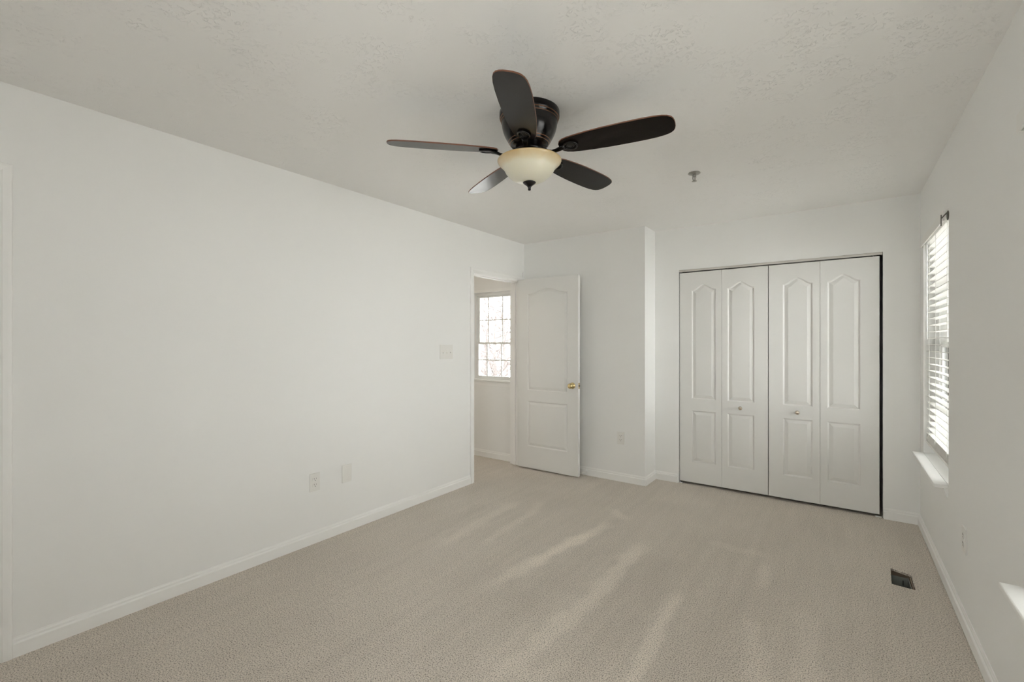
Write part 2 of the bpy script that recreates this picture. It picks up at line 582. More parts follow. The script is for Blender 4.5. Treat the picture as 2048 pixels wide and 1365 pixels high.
# ------------------------------------------------------------------ baseboards
BT, BH = 0.014, 0.083
def baseboard(name, p, q, n, label, ext0=0.0, ext1=0.0, zb=0.0):
    """runs from p to q along a wall face, n = unit normal into the room; ext = mitre (extra length at the front)"""
    p, q, n = Vector((*p, 0)), Vector((*q, 0)), Vector((*n, 0))
    d = (q - p).normalized()
    prof = [(0.0, zb), (BT, zb), (BT, 0.057), (BT * 0.80, 0.061), (BT * 0.55, 0.064), (BT * 0.55, 0.072), (BT * 0.30, 0.079), (BT * 0.25, BH), (0, BH)]
    bm = BM()
    a = [bm.verts.new(p + n * t - d * (ext0 * t / BT) + Vector((0, 0, z))) for t, z in prof]
    b = [bm.verts.new(q + n * t + d * (ext1 * t / BT) + Vector((0, 0, z))) for t, z in prof]
    for i in range(len(prof) - 1):
        bm.faces.new((a[i], a[i + 1], b[i + 1], b[i]))
    bm.faces.new((a[-1], a[0], b[0], b[-1]))
    bm.faces.new(a[::-1]); bm.faces.new(b)
    struct(name, bm, M['trim'], label, 'baseboard')
CW = 0.052      # casing width
baseboard('baseboard_left', (XL, 0.325), (XL, DY0 - CW - 0.001), (1, 0), 'long white baseboard along the left wall')
baseboard('baseboard_back', (XL + 0.0205, YA), (XP, YA), (0, -1), 'white baseboard on the wall behind the open door', 0, BT)
baseboard('baseboard_jog', (XP, YA), (XP, YC), (1, 0), 'very short white baseboard on the jog side', BT, -BT)
baseboard('baseboard_closet', (XP, YC), (CX0 - 0.012, YC), (0, -1), 'short white baseboard left of the closet doors', -BT, 0)
baseboard('baseboard_corner', (CX1 + 0.004, YC), (XR, YC), (0, -1), 'short white baseboard right of the closet doors', 0, -BT)
baseboard('baseboard_right', (XR, YC), (XR, YB), (-1, 0), 'white baseboard along the right wall below the windows', -BT, 0, 0.004)
baseboard('baseboard_hall', (XH, YH), (XL - WT - 0.002, YH), (0, -1), 'white baseboard in the hallway under its window')

# ------------------------------------------------------------------ door casings and jambs
def profile_bar(bm, w, lo, hi, place):
    """a moulded casing strip: across 0..w, out 0..0.018, running lo..hi; place(u, out, s) -> point"""
    prof = [(0, 0), (0, 0.008), (0.004, 0.0105), (w * 0.45, 0.0125), (w * 0.55, 0.0165), (w * 0.80, 0.018), (w * 0.95, 0.016), (w, 0.011), (w, 0)]
    a = [bm.verts.new(place(u, t, lo, 0)) for u, t in prof]
    b = [bm.verts.new(place(u, t, hi, 1)) for u, t in prof]
    for i in range(len(prof) - 1):
        bm.faces.new((a[i], a[i + 1], b[i + 1], b[i]))
    bm.faces.new((a[-1], a[0], b[0], b[-1]))
    bm.faces.new(a[::-1]); bm.faces.new(b)

def casing(xf, sgn, y0, y1, z1, w):
    """casing round an opening in a wall of constant x; sgn = direction out of the wall"""
    bm = BM()
    profile_bar(bm, w, 0, z1, lambda u, t, s, e: (xf + sgn * t, y0 - u, s + (u if e else 0)))
    profile_bar(bm, w, 0, z1, lambda u, t, s, e: (xf + sgn * t, y1 + u, s + (u if e else 0)))
    profile_bar(bm, w, y0, y1, lambda u, t, s, e: (xf + sgn * t, s + (u if e else -u), z1 + u))
    return bm
struct('trim_1', casing(XL, 1, DY0, DY1, DZ, CW), M['trim'], 'white moulded casing around the hallway doorway', 'door trim')
jb = boxes((XL - WT, XL, DY0 - 0.018, DY0, 0, DZ + 0.018), (XL - WT, XL, DY1, DY1 + 0.018, 0, DZ + 0.018),
           (XL - WT, XL, DY0, DY1, DZ, DZ + 0.018),
           (XL - 0.075, XL - 0.040, DY0, DY0 + 0.011, 0, DZ), (XL - 0.075, XL - 0.040, DY1 - 0.011, DY1, 0, DZ),
           (XL - 0.075, XL - 0.040, DY0, DY1, DZ - 0.011, DZ))
struct('trim_2', jb, M['trim'], 'white jamb lining inside the hallway doorway with door stop', 'door trim')
struct('trim_3', casing(XL, 1, -0.50, 0.262, 2.035, 0.063), M['trim'], 'white casing of the other doorway at the far left edge', 'door trim')

# ------------------------------------------------------------------ moulded panel doors
def inset_loop(pts, d):
    n = len(pts)
    out = []
    for i in range(n):
        p0, p1, p2 = Vector(pts[i - 1]), Vector(pts[i]), Vector(pts[(i + 1) % n])
        e1, e2 = (p1 - p0).normalized(), (p2 - p1).normalized()
        n1, n2 = Vector((-e1.y, e1.x)), Vector((-e2.y, e2.x))
        m = (n1 + n2)
        m.normalize()
        k = d / max(0.35, m.dot(n1))
        out.append((p1.x + m.x * k, p1.y + m.y * k))
    return out

def arch_pts(x0, x1, z, h, n, power):
    """arched head from the left shoulder to the right one"""
    res = []
    for i in range(n + 1):
        t = i / n
        u = 1 - abs(2 * t - 1)
        if power == 'soft':      # eyebrow arch with flat ears
            uu = max(0, min(1, (u - 0.06) / 0.94))
            k = 0.5 - 0.5 * math.cos(math.pi * uu)
            k = k * 0.75 + 0.25 * math.sin(math.pi * uu / 2)
        else:                    # cathedral peak
            uu = max(0, min(1, (u - 0.05) / 0.95))
            k = (0.5 - 0.5 * math.cos(math.pi * uu)) * 0.55 + uu * 0.45
        res.append((x0 + (x1 - x0) * t, z + h * k))
    return res

def panel_door(w, z0, z1, t, px0, px1, low, up, arch_h, style, field=0.024):
    """door slab in local coords: x 0..w, front face y=0 (facing -y), back y=t"""
    bm = BM()
    def V(x, z, y=0.0):
        return bm.verts.new((x, y, z))
    def F(pts):
        bm.faces.new([V(*p) for p in pts])
    na = 16
    top = arch_pts(px0, px1, up[1], arch_h, na, style)
    for y, flip in ((0.0, False), (t, True)):
        s = -1 if not flip else 1
        def G(pts):
            F([(p[0], p[1], y) for p in pts])
        G([(0, z0), (px0, z0), (px0, z1), (0, z1)])
        G([(px1, z0), (w, z0), (w, z1), (px1, z1)])
        G([(px0, z0), (px1, z0), (px1, low[0]), (px0, low[0])])
        G([(px0, low[1]), (px1, low[1]), (px1, up[0]), (px0, up[0])])
        for a, b in zip(top, top[1:]):
            G([a, b, (b[0], z1), (a[0], z1)])
        for loop in ([(px0, low[0]), (px1, low[0]), (px1, low[1]), (px0, low[1])],
                     [(px0, up[0]), (px1, up[0])] + top[::-1]):
            steps = [(0, 0), (0.0025, 0.0022), (0.006, 0.0040), (0.010, 0.0092), (0.0125, 0.0092), (0.0125 + field, 0.0012)]
            prev = None
            for d, dep in steps:
                yy = y + dep if not flip else y - dep
                if len(loop) == 4:
                    q = inset_loop(loop, d)
                else:
                    q = [(px0 + d, up[0] + d), (px1 - d, up[0] + d)] + arch_pts(px0 + d, px1 - d, up[1] - d * 0.75, arch_h - d * 0.12, na, style)[::-1]
                ring = [V(p[0], p[1], yy) for p in q]
                if prev:
                    for i in range(len(ring)):
                        j = (i + 1) % len(ring)
                        bm.faces.new((prev[i], prev[j], ring[j], ring[i]))
                prev = ring
            if len(prev) == 4:
                bm.faces.new(prev)
            else:
                # field: strips between the arch and the bottom edge
                bl, br, arch = prev[0], prev[1], prev[2:][::-1]
                zb = bl.co.z
                lowv = [bm.verts.new((a.co.x, a.co.y, zb)) for a in arch]
                for i in range(len(arch) - 1):
                    bm.faces.new((lowv[i], lowv[i + 1], arch[i + 1], arch[i]))
    # edges of the slab
    for p in ([(0, z0, 0), (0, z1, 0), (0, z1, t), (0, z0, t)], [(w, z0, 0), (w, z1, 0), (w, z1, t), (w, z0, t)],
              [(0, z0, 0), (w, z0, 0), (w, z0, t), (0, z0, t)], [(0, z1, 0), (w, z1, 0), (w, z1, t), (0, z1, t)]):
        F(p)
    bmesh.ops.remove_doubles(bm, verts=bm.verts, dist=0.00005)
    return bm

def shift(bm, x, y, z=0):
    for v in bm.verts:
        v.co += Vector((x, y, z))
    return bm

# bedroom door, swung open across the alcove
DX0, DW, DT, DYF = -2.829, 0.731, 0.036, 4.020
door = thing('door_1', (DX0, DYF, 0), 'white two panel bedroom door with arched top panel standing open', 'door', kind='structure')
obj('door_leaf', shift(panel_door(DW, 0.016, 2.018, DT, 0.129, 0.612, (0.245, 0.724), (0.838, 1.858), 0.052, 'soft'), DX0, DYF), M['door'], door)
def door_knob(sgn, x, y, z):
    bm = BM()
    lathe(bm, [(0.031, 0), (0.031, 0.004), (0.026, 0.008), (0.012, 0.011), (0.011, 0.030), (0.018, 0.036), (0.0265, 0.048), (0.0265, 0.056), (0.020, 0.064), (0.0, 0.067)], 32, (0, 0, 0))
    mtx = Matrix.Rotation(R(90 if sgn < 0 else -90), 4, 'X')
    for v in bm.verts:
        v.co = mtx @ v.co + Vector((x, y, z))
    return bm
k = obj('door_knob', door_knob(-1, -2.160, DYF, 0.915), M['brass'], door)
k['label'] = 'polished brass knob'
obj('door_knob', door_knob(1, -2.160, DYF + DT, 0.915), M['brass'], door)
lt = obj('latch_plate', boxes((DX0 + DW - 0.001, DX0 + DW + 0.0015, DYF + 0.006, DYF + 0.030, 0.886, 0.944), bev=0.0006), M['brass'], door)
obj('latch_bolt', boxes((DX0 + DW + 0.001, DX0 + DW + 0.009, DYF + 0.012, DYF + 0.024, 0.907, 0.923), bev=0.002), M['bracket'], lt)
for hz in (0.28, 1.03, 1.80):
    bm = BM()
    lathe(bm, [(0, 0), (0.006, 0), (0.006, 0.085), (0.0075, 0.087), (0, 0.09)], 12, (DX0 - 0.008, DYF + 0.044, hz))
    box(bm, DX0 - 0.010, DX0 + 0.0005, DYF + 0.036, DYF + 0.0385, hz, hz + 0.085)
    obj('hinge', bm, M['brass'], door)

# small clip above the door, and the spring stop behind it
bm = boxes((-2.859, -2.847, 4.155, 4.165, 2.072, 2.124), bev=0.002)
tag(obj('wall_clip', bm, M['trim'], None, (-2.859, 4.16, 2.072)), 'tiny white upright clip on the wall above the open door', 'clip')
ds = thing('door_stop', (-2.112, YA - BT, 0.045), 'small white rod door stop on the baseboard behind the open door', 'door stop')
bm = BM(); lathe(bm, [(0.0, 0), (0.013, 0), (0.013, 0.004), (0.006, 0.008), (0.0, 0.0085)], 20, (-2.085, YA - BT, 0.045), 'Y-')
obj('base_plate', bm, M['trim'], ds)
bm = BM(); tube(bm, [(-2.085, YA - BT - 0.007, 0.045), (-2.088, YA - BT - 0.080, 0.040)], 0.0048, 10)
obj('rod', bm, M['trim'], ds)
bm = BM(); tube(bm, [(-2.088, YA - BT - 0.078, 0.040), (-2.0885, YA - BT - 0.094, 0.039)], [0.0075, 0.007], 12)
obj('rubber_tip', bm, M['plastic'], ds)

# ------------------------------------------------------------------ closet: folding doors, track
YD = YC + 0.006
panels = [  # x0, x1, panel x0, x1, knob x
    (-1.249, -0.8795, 25, 10.5, None, 'leftmost'),
    (-0.8775, -0.5085, 13, 26, -0.722, 'second from the left'),
    (-0.5025, -0.1365, 0, 0, -0.291, 'second from the right'),
    (-0.1345, 0.2425, 0, 0, None, 'rightmost')]
pan_x = [(-1.140, -0.928), (-0.829, -0.613), (-0.397, -0.186), (-0.086, 0.126)]
door_labels = ['leftmost leaf of the white closet doors, beside the short baseboard',
               'white closet leaf with knob, left of the dark centre gap',
               'white closet leaf with knob, right of the dark centre gap',
               'rightmost leaf of the white closet doors, beside the wide black gap']
for i, (x0, x1, _, _, kx, _) in enumerate(panels):
    z0 = 0.024
    leaf = thing('closet_door', (x0, YD, 0), door_labels[i], 'closet door', 'folding closet door leaves')
    w = x1 - x0
    obj('door_leaf', shift(panel_door(w, z0, 2.008, 0.030, pan_x[i][0] - x0, pan_x[i][1] - x0, (0.219, 0.703), (0.813, 1.836), 0.055, 'peak', 0.026), x0, YD), M['door'], leaf)
    if kx is not None:
        bm = BM()
        lathe(bm, [(0.0105, 0), (0.0095, 0.003), (0.006, 0.006), (0.006, 0.012), (0.012, 0.016), (0.0165, 0.021), (0.0165, 0.024), (0.013, 0.0275), (0.006, 0.0285), (0, 0.0285)], 28, (kx, YD, 0.760), 'Y-')
        kk = obj('knob', bm, M['nickel'], leaf)
        kk['label'] = 'small round brassy metal knob'
    # pivot or guide pin into the track
    px = x0 + 0.035 if i in (0, 1) else x1 - 0.035
    bm = BM(); lathe(bm, [(0, 2.007), (0.004, 2.007), (0.004, 2.020), (0, 2.020)], 10, (px, YD + 0.010, 0))
    obj('guide_pin', bm, M['chrome'], leaf)
bm = boxes((CX0 + 0.001, CX1 - 0.004, YC + 0.003, YC + 0.005, 2.0185, CZ), (CX0 + 0.001, CX1 - 0.004, YC + 0.003, YC + 0.032, CZ - 0.002, CZ),
           (CX0 + 0.001, CX1 - 0.004, YC + 0.030, YC + 0.032, 2.0185, CZ))
tag(obj('closet_track', bm, M['track'], None, (CX0, YC, CZ)), 'pale metal sliding track under the header above the closet doors', 'track')
bm = boxes((CX0 + 0.002, CX0 + 0.030, YC + 0.008, YC + 0.028, 0, 0.006), (CX0 + 0.002, CX0 + 0.005, YC + 0.008, YC + 0.028, 0, 0.018))
tag(obj('pivot_bracket', bm, M['trim'], None, (CX0, YC, 0)), 'small white floor pivot bracket under the left end of the closet doors', 'bracket', 'closet floor brackets')
bm = boxes((CX1 - 0.045, CX1 - 0.002, YC + 0.006, YC + 0.028, 0, 0.006), (CX1 - 0.005, CX1 - 0.002, YC + 0.006, YC + 0.028, 0, 0.02))
tag(obj('pivot_bracket', bm, M['trim'], None, (CX1, YC, 0)), 'small white floor pivot bracket under the right end of the closet doors', 'bracket', 'closet floor brackets')

# ------------------------------------------------------------------ windows
def make_window(name, y0, y1, label):
    x0 = XR + 0.082
    w = thing(name, (XR, (y0 + y1) / 2, WZ0), label, 'window', kind='structure')
    zs, zt, zm = WZ0 + 0.02, WZ1, 1.325
    fr = 0.026
    bm = boxes((x0, XR + OUT, y0, y0 + fr, zs, zt), (x0, XR + OUT, y1 - fr, y1, zs, zt),
               (x0, XR + OUT, y0 + fr, y1 - fr, zs, zs + fr), (x0, XR + OUT, y0 + fr, y1 - fr, zt - fr, zt), bev=0.002)
    obj('window_frame', bm, M['vinyl'], w)
    def sash(xa, xb, za, zb, nm):
        s = 0.036
        ya, yb = y0 + fr, y1 - fr
        o = obj(nm, boxes((xa, xb, ya, ya + s, za, zb), (xa, xb, yb - s, yb, za, zb),
                          (xa, xb, ya + s, yb - s, za, za + s), (xa, xb, ya + s, yb - s, zb - s, zb), bev=0.0015), M['vinyl'], w)
        xm = (xa + xb) / 2
        obj('pane', boxes((xm - 0.0015, xm + 0.0015, ya + s, yb - s, za + s, zb - s)), M['glass'], o)
        bs = []
        for k in (1, 2):
            yy = ya + s + (yb - ya - 2 * s) * k / 3
            bs.append((xm - 0.004, xm + 0.004, yy - 0.008, yy + 0.008, za + s, zb - s))
        zz = (za + zb) / 2
        bs.append((xm - 0.0038, xm + 0.0038, ya + s, yb - s, zz - 0.008, zz + 0.008))
        obj('muntin', boxes(*bs), M['vinyl'], o)
    sash(x0 + 0.006, x0 + 0.030, zs + fr - 0.01, zm + 0.022, 'lower_sash')
    sash(x0 + 0.033, x0 + 0.057, zm - 0.022, zt - fr + 0.01, 'upper_sash')
    bm = BM()
    box(bm, XR - 0.061, XR - 0.0002, y0 - 0.0005, y1 + 0.0005, WZ0, WZ0 + 0.02, bev=0.004)
    box(bm, XR - 0.0002, x0 + 0.001, y0, y1, WZ0, WZ0 + 0.02)
    st = obj('window_sill', bm, M['trim'], w)
    bm = BM()
    prof = [(0, 0), (0.016, 0), (0.016, -0.012), (0.010, -0.030), (0.006, -0.048), (0, -0.052)]
    a = [bm.verts.new((XR - t, y0 + 0.012, WZ0 + z)) for t, z in prof]
    b = [bm.verts.new((XR - t, y1 - 0.012, WZ0 + z)) for t, z in prof]
    for i in range(len(prof)):
        j = (i + 1) % len(prof)
        bm.faces.new((a[i], a[j], b[j], b[i]))
    bm.faces.new(a); bm.faces.new(b[::-1])
    obj('sill_apron', bm, M['trim'], w)
    return w
make_window('window_1', *W1, 'far right window behind the white slatted blind')
win2 = make_window('window_2', *W2, 'near right window of which only the sill tip shows')

# blind in window 1
def make_blind(y0, y1, label):
    ya, yb = y0 + 0.006, y1 - 0.004
    bl = thing('window_blind', (XR + 0.04, (y0 + y1) / 2, WZ0 + 0.02), label, 'blind')
    obj('headrail', boxes((XR + 0.012, XR + 0.066, ya, yb, 2.028, WZ1 - 0.001), bev=0.002), M['blind'], bl)
    v = obj('valance', boxes((XR - 0.016, XR - 0.008, y0 + 0.055, y1 + 0.025, 2.018, 2.074), (XR - 0.0085, XR + 0.0, y1 + 0.017, y1 + 0.025, 2.018, 2.074), bev=0.0015), M['blind'], bl)
    tilt = R(-4)
    pitch, n = 0.0445, 29
    zs = [0.748 + pitch * i for i in range(n)] + [0.664 + 0.0058 * i for i in range(9)]   # the last ones lie stacked on the rail
    first = None
    xc = XR + 0.040
    for z in zs:
        if first is None:
            bm = BM()
            nseg = 6
            top, bot = [], []
            for side, store in ((0.0014, top), (-0.0014, bot)):
                for yy in (ya + 0.004, yb - 0.004):
                    row = []
                    for k in range(nseg + 1):
                        u = -0.025 + 0.05 * k / nseg
                        crown = 0.0022 * (1 - (u / 0.025) ** 2)
                        xx = u * math.cos(tilt)
                        zz = u * math.sin(tilt) + crown + side
                        row.append(bm.verts.new((xc + xx, yy, z + zz)))
                    store.append(row)
            for rows in (top, bot):
                for k in range(nseg):
                    bm.faces.new((rows[0][k], rows[0][k + 1], rows[1][k + 1], rows[1][k]))
            for e in (0, nseg):
                bm.faces.new((top[0][e], top[1][e], bot[1][e], bot[0][e]))
            for e in (0, 1):
                for k in range(nseg):
                    bm.faces.new((top[e][k], top[e][k + 1], bot[e][k + 1], bot[e][k]))
            first = obj('slat', bm, M['blind'], bl, (xc, (y0 + y1) / 2, z))
        else:
            c = first.copy(); COL.objects.link(c)
            c.parent = bl
            c.location = first.location + Vector((0, 0, z - zs[0]))
    bm = BM()
    box(bm, -0.025, 0.025, -(yb - ya) / 2 + 0.004, (yb - ya) / 2 - 0.004, -0.008, 0.008, bev=0.003)
    mt = Matrix.Translation((xc - 0.003, (ya + yb) / 2, 0.650)) @ Matrix.Rotation(-R(4), 4, 'Y')
    for vv in bm.verts:
        vv.co = mt @ vv.co
    obj('bottom_rail', bm, M['blind'], bl)
    for yy in (y0 + 0.14, y0 + 0.525, y1 - 0.14):
        bm = BM()
        for dx in (-0.0265, 0.0265):
            tube(bm, [(xc + dx, yy, 0.645), (xc + dx, yy, 2.03)], 0.0011, 6)
        tube(bm, [(xc - 0.0285, yy - 0.004, 0.722), (xc - 0.034, yy - 0.010, 0.690), (xc - 0.030, yy - 0.016, 0.668)], 0.0018, 6)
        obj('ladder_cord', bm, M['cord'], bl)
    bm = BM(); tube(bm, [(XR + 0.009, y1 - 0.070, 2.035), (XR + 0.009, y1 - 0.070, 1.365)], 0.0042, 8)
    obj('tilt_wand', bm, M['vinyl'], bl)
    return bl
make_blind(*W1, 'white horizontal slat blind hanging in the far right window')
bl2 = make_blind(*W2, 'blind')      # out of the picture: counted as a part of its window
del bl2['label'], bl2['category']
bl2.parent = win2
bl2.location = bl2.location - win2.location

# bracket left hanging at the near top corner of the window
rb = thing('valance_bracket', (XR, 3.400, 2.03), 'small dark metal bracket at the near top corner of the blind', 'bracket')
bm = BM(); lathe(bm, [(0, 0), (0.026, 0), (0.026, 0.003), (0.018, 0.005), (0.010, 0.006), (0, 0.006)], 24, (XR, 3.395, 2.035), 'X-')
obj('wall_plate', bm, M['bracket'], rb)
bm = BM(); tube(bm, [(XR - 0.003, 3.400, 2.052), (XR - 0.014, 3.408, 2.040), (XR - 0.024, 3.414, 2.026)], 0.003, 8)
obj('arm', bm, M['bracket'], rb)
obj('hook_bar', boxes((XR - 0.028, XR - 0.024, 3.410, 3.420, 1.985, 2.046), bev=0.001), M['bracket'], rb)

# unseen, added for brightness: a window behind the camera, a lamp in the hallway
w4 = thing('added_window', ((BW[0] + BW[1]) / 2, YB, BW[2]), 'unseen window added behind the camera to brighten the room', 'window', kind='structure')
xm = (BW[0] + BW[1]) / 2
obj('window_frame', boxes((BW[0], BW[0] + .05, YB - .11, YB - .05, BW[2], BW[3]), (BW[1] - .05, BW[1], YB - .11, YB - .05, BW[2], BW[3]),
    (BW[0] + .05, BW[1] - .05, YB - .11, YB - .05, BW[2], BW[2] + .05), (BW[0] + .05, BW[1] - .05, YB - .11, YB - .05, BW[3] - .05, BW[3]),
    (xm - .04, xm + .04, YB - .11, YB - .05, BW[2] + .05, BW[3] - .05)), M['vinyl'], w4)
for a_, b_ in ((BW[0] + .05, xm - .04), (xm + .04, BW[1] - .05)):
    obj('pane', boxes((a_, b_, YB - .082, YB - .079, BW[2] + .05, BW[3] - .05)), M['glass'], w4)
hl = thing('added_hall_light', (-3.75, 2.55, ZC), 'unseen round ceiling lamp added to brighten the hallway', 'ceiling light')
bm = BM(); lathe(bm, [(0, 0), (0.15, 0), (0.155, -0.01), (0.15, -0.022), (0, -0.022)], 40)
obj('base_ring', bm, M['nickel'], hl, world_space=False)
bm = BM(); lathe(bm, [(0.142, -0.0225), (0.135, -0.05), (0.11, -0.08), (0.06, -0.10), (0, -0.105)], 40)
obj('glass_dome', bm, M['fill_glass'], hl, world_space=False)

# hallway window
x0, x1, z0, z1 = HW
hw = thing('window_3', ((x0 + x1) / 2, YH, z0), 'hallway window with white grid seen through the doorway', 'window', kind='structure')
cas = 0.034
obj('window_casing', boxes((x0 - cas, x1 + 0.02, YH - 0.014, YH, z1, z1 + cas), (x0 - cas, x0, YH - 0.014, YH, z0, z1),
                           (x1, x1 + 0.02, YH - 0.014, YH, z0, z1)), M['trim'], hw)
obj('window_sill', boxes((x0 - cas - 0.02, x1 + 0.02, YH - 0.035, YH + 0.05, z0 - 0.012, z0 + 0.006), bev=0.003), M['trim'], hw)
obj('sill_apron', boxes((x0 - cas, x1 + 0.02, YH - 0.012, YH, z0 - 0.062, z0 - 0.013)), M['trim'], hw)
obj('window_frame', boxes((x0, x0 + 0.03, YH + 0.05, YH + 0.13, z0, z1), (x1 - 0.012, x1, YH + 0.05, YH + 0.13, z0, z1),
                          (x0 + 0.03, x1 - 0.012, YH + 0.05, YH + 0.13, z1 - 0.03, z1), (x0 + 0.03, x1 - 0.012, YH + 0.05, YH + 0.13, z0, z0 + 0.02)), M['vinyl'], hw)
for nm, za, zb, yy in (('upper_sash', 1.325, z1 - 0.03, YH + 0.085), ('lower_sash', z0 + 0.02, 1.350, YH + 0.060)):
    xa, xb = x0 + 0.03, x1 - 0.012
    s = 0.022
    o = obj(nm, boxes((xa, xa + s, yy, yy + 0.022, za, zb), (xb - 0.006, xb, yy, yy + 0.022, za, zb),
                      (xa + s, xb - 0.006, yy, yy + 0.022, za, za + s), (xa + s, xb - 0.006, yy, yy + 0.022, zb - s, zb)), M['vinyl'], hw)
    obj('pane', boxes((xa + s, xb - 0.006, yy + 0.010, yy + 0.012, za + s, zb - s)), M['glass'], o)
    sc = (4.16 + 0.075) / 4.16
    bs = [(v * sc - 0.006, v * sc + 0.006, yy + 0.007, yy + 0.015, za + s, zb - s) for v in (-3.358, -3.150)]
    zz = (za + zb) / 2
    bs.append((xa + s, xb - 0.006, yy + 0.0072, yy + 0.0148, zz - 0.006, zz + 0.006))
    obj('muntin', boxes(*bs), M['vinyl'], o)

# ------------------------------------------------------------------ ceiling fan
FX, FY = -1.203, 1.808
fan = thing('ceiling_fan', (FX, FY, ZC), 'dark bronze five blade ceiling fan with cream glass bowl light', 'ceiling fan')
def fz(prof):
    return [(r, z - ZC) for r, z in prof]
def fan_part(name, prof, mat, seg=64):
    bm = BM()
    lathe(bm, fz(prof), seg)
    return obj(name, bm, mat, fan, world_space=False)
fan_part('motor_housing', [(0.0, 2.4399), (0.141, 2.4399), (0.143, 2.436), (0.143, 2.412), (0.141, 2.408), (0.137, 2.405), (0.136, 2.396),
    (0.133, 2.392), (0.132, 2.380), (0.130, 2.366), (0.126, 2.350), (0.120, 2.334), (0.113, 2.320), (0.106, 2.308), (0.100, 2.300),
    (0.099, 2.297), (0.0935, 2.291), (0.090, 2.283), (0.083, 2.278), (0.0, 2.278)], M['bronze'])
for rr, zz, tt in ((0.1385, 2.4065, 0.0022), (0.1345, 2.394, 0.0018), (0.0985, 2.2985, 0.0020), (0.0920, 2.2875, 0.0018)):
    bm = BM(); torus(bm, (0, 0, zz - ZC), rr, tt, 64, 8)
    r_ = obj('trim_ring', bm, M['copper'], fan, world_space=False)
    r_['label'] = 'thin copper rubbed ring'
fan_part('rotor_hub', [(0.0, 2.290), (0.060, 2.290), (0.064, 2.286), (0.066, 2.278), (0.066, 2.262), (0.070, 2.258), (0.070, 2.250), (0.064, 2.246), (0.060, 2.240), (0.0, 2.240)], M['bronze'])
fan_part('light_fitter', [(0.0, 2.242), (0.058, 2.242), (0.061, 2.236), (0.061, 2.212), (0.067, 2.208), (0.067, 2.200), (0.05, 2.196), (0.0, 2.196)], M['bronze'])
bowl_prof = [(0.148, 2.2195), (0.1535, 2.2205), (0.155, 2.2175), (0.1525, 2.211), (0.146, 2.203), (0.138, 2.195), (0.1305, 2.187), (0.124, 2.178),
             (0.1195, 2.169), (0.1145, 2.158), (0.107, 2.147), (0.097, 2.136), (0.083, 2.1255), (0.066, 2.1165), (0.047, 2.110), (0.025, 2.1065), (0.0, 2.1055)]
bowl_prof = [(r * 0.985, 2.1055 + (z - 2.1055) * 0.90) for r, z in bowl_prof]
inner = [(max(0.0, r - 0.004), z + 0.004) for r, z in bowl_prof[3:-1]] + [(0.0, 2.110)]
fan_part('glass_bowl', inner[::-1] + bowl_prof, M['bowl'], 72)['label'] = 'cream alabaster glass bowl with amber rim'
fan_part('finial', [(0.0, 2.1065), (0.030, 2.1065), (0.0315, 2.1045), (0.029, 2.1015), (0.022, 2.096), (0.014, 2.090), (0.0085, 2.084), (0.0068, 2.078), (0.0075, 2.074), (0.006, 2.0685), (0.0, 2.0675)], M['bronze'], 32)

def blade_bm():
    up = [(0.150, 0.0), (0.152, 0.018), (0.160, 0.034), (0.176, 0.046), (0.20, 0.0535), (0.24, 0.0595), (0.30, 0.0655), (0.37, 0.0695), (0.45, 0.0715),
          (0.53, 0.0712), (0.58, 0.0685), (0.615, 0.0630), (0.635, 0.0560), (0.648, 0.046), (0.655, 0.034), (0.659, 0.018), (0.660, 0.0)]
    out = up + [(r, -y) for r, y in up[-2:0:-1]]
    bm = BM()
    layers = []
    for z, k in ((-0.0030, 0.985), (-0.0018, 1.0), (0.0018, 1.0), (0.0030, 0.985)):
        layers.append([bm.verts.new((0.4 + (r - 0.4) * (1 - (1 - k) * 0.35), y * k, z)) for r, y in out])
    n = len(out)
    for a, b in zip(layers, layers[1:]):
        for i in range(n):
            f = bm.faces.new((a[i], a[(i + 1) % n], b[(i + 1) % n], b[i]))
            f.material_index = 1
    bm.faces.new(layers[0][::-1])
    bm.faces.new(layers[-1])
    return bm

def iron_bm():
    """bracket from the hub, dipping, up to the underside of the blade (blade plane z=0 here)"""
    bm = BM()
    pts = [(0.058, 0, 0.006), (0.080, 0, -0.002), (0.098, 0, -0.013), (0.118, 0, -0.0195), (0.140, 0, -0.0175), (0.160, 0, -0.011), (0.180, 0, -0.0075)]
    tube(bm, pts, [0.017, 0.014, 0.0115, 0.0105, 0.0115, 0.014, 0.018], 14, 0.55)
    return bm

def medallion_bm():
    bm = BM()
    torus(bm, (0.205, 0, -0.0075), 0.0275, 0.0055, 36, 10, 1.12, 0.92)
    torus(bm, (0.205, 0, -0.0065), 0.0170, 0.0030, 32, 8, 1.12, 0.92)
    new = lathe(bm, [(0.029, -0.0035), (0.022, -0.0060), (0.014, -0.0065), (0.009, -0.0095), (0.0, -0.0110)], 28)
    for v in new:
        v.co = Vector((v.co.x * 1.12 + 0.205, v.co.y * 0.92, v.co.z))
    return bm
ZB = 2.249
PITCH = R(-12.5)
blade0 = iron0 = None
for i in range(5):
    th = R(9.35 + 72 * i)
    if blade0 is None:
        b = obj('fan_blade', blade_bm(), [M['blade'], M['blade_edge']], fan, world_space=False)
        ir = obj('blade_iron', iron_bm(), M['bronze'], fan, world_space=False)
        me = obj('medallion', medallion_bm(), M['bronze'], ir, world_space=False)
        me.location = (0, 0, 0)
        blade0, iron0 = b, ir
    else:
        b = blade0.copy(); COL.objects.link(b); b.parent = fan
        ir = copy_tree(iron0, fan)
    for o in (b, ir):
        o.location = (0, 0, ZB - ZC)
        o.rotation_mode = 'XYZ'
        o.rotation_euler = (PITCH, 0, th)

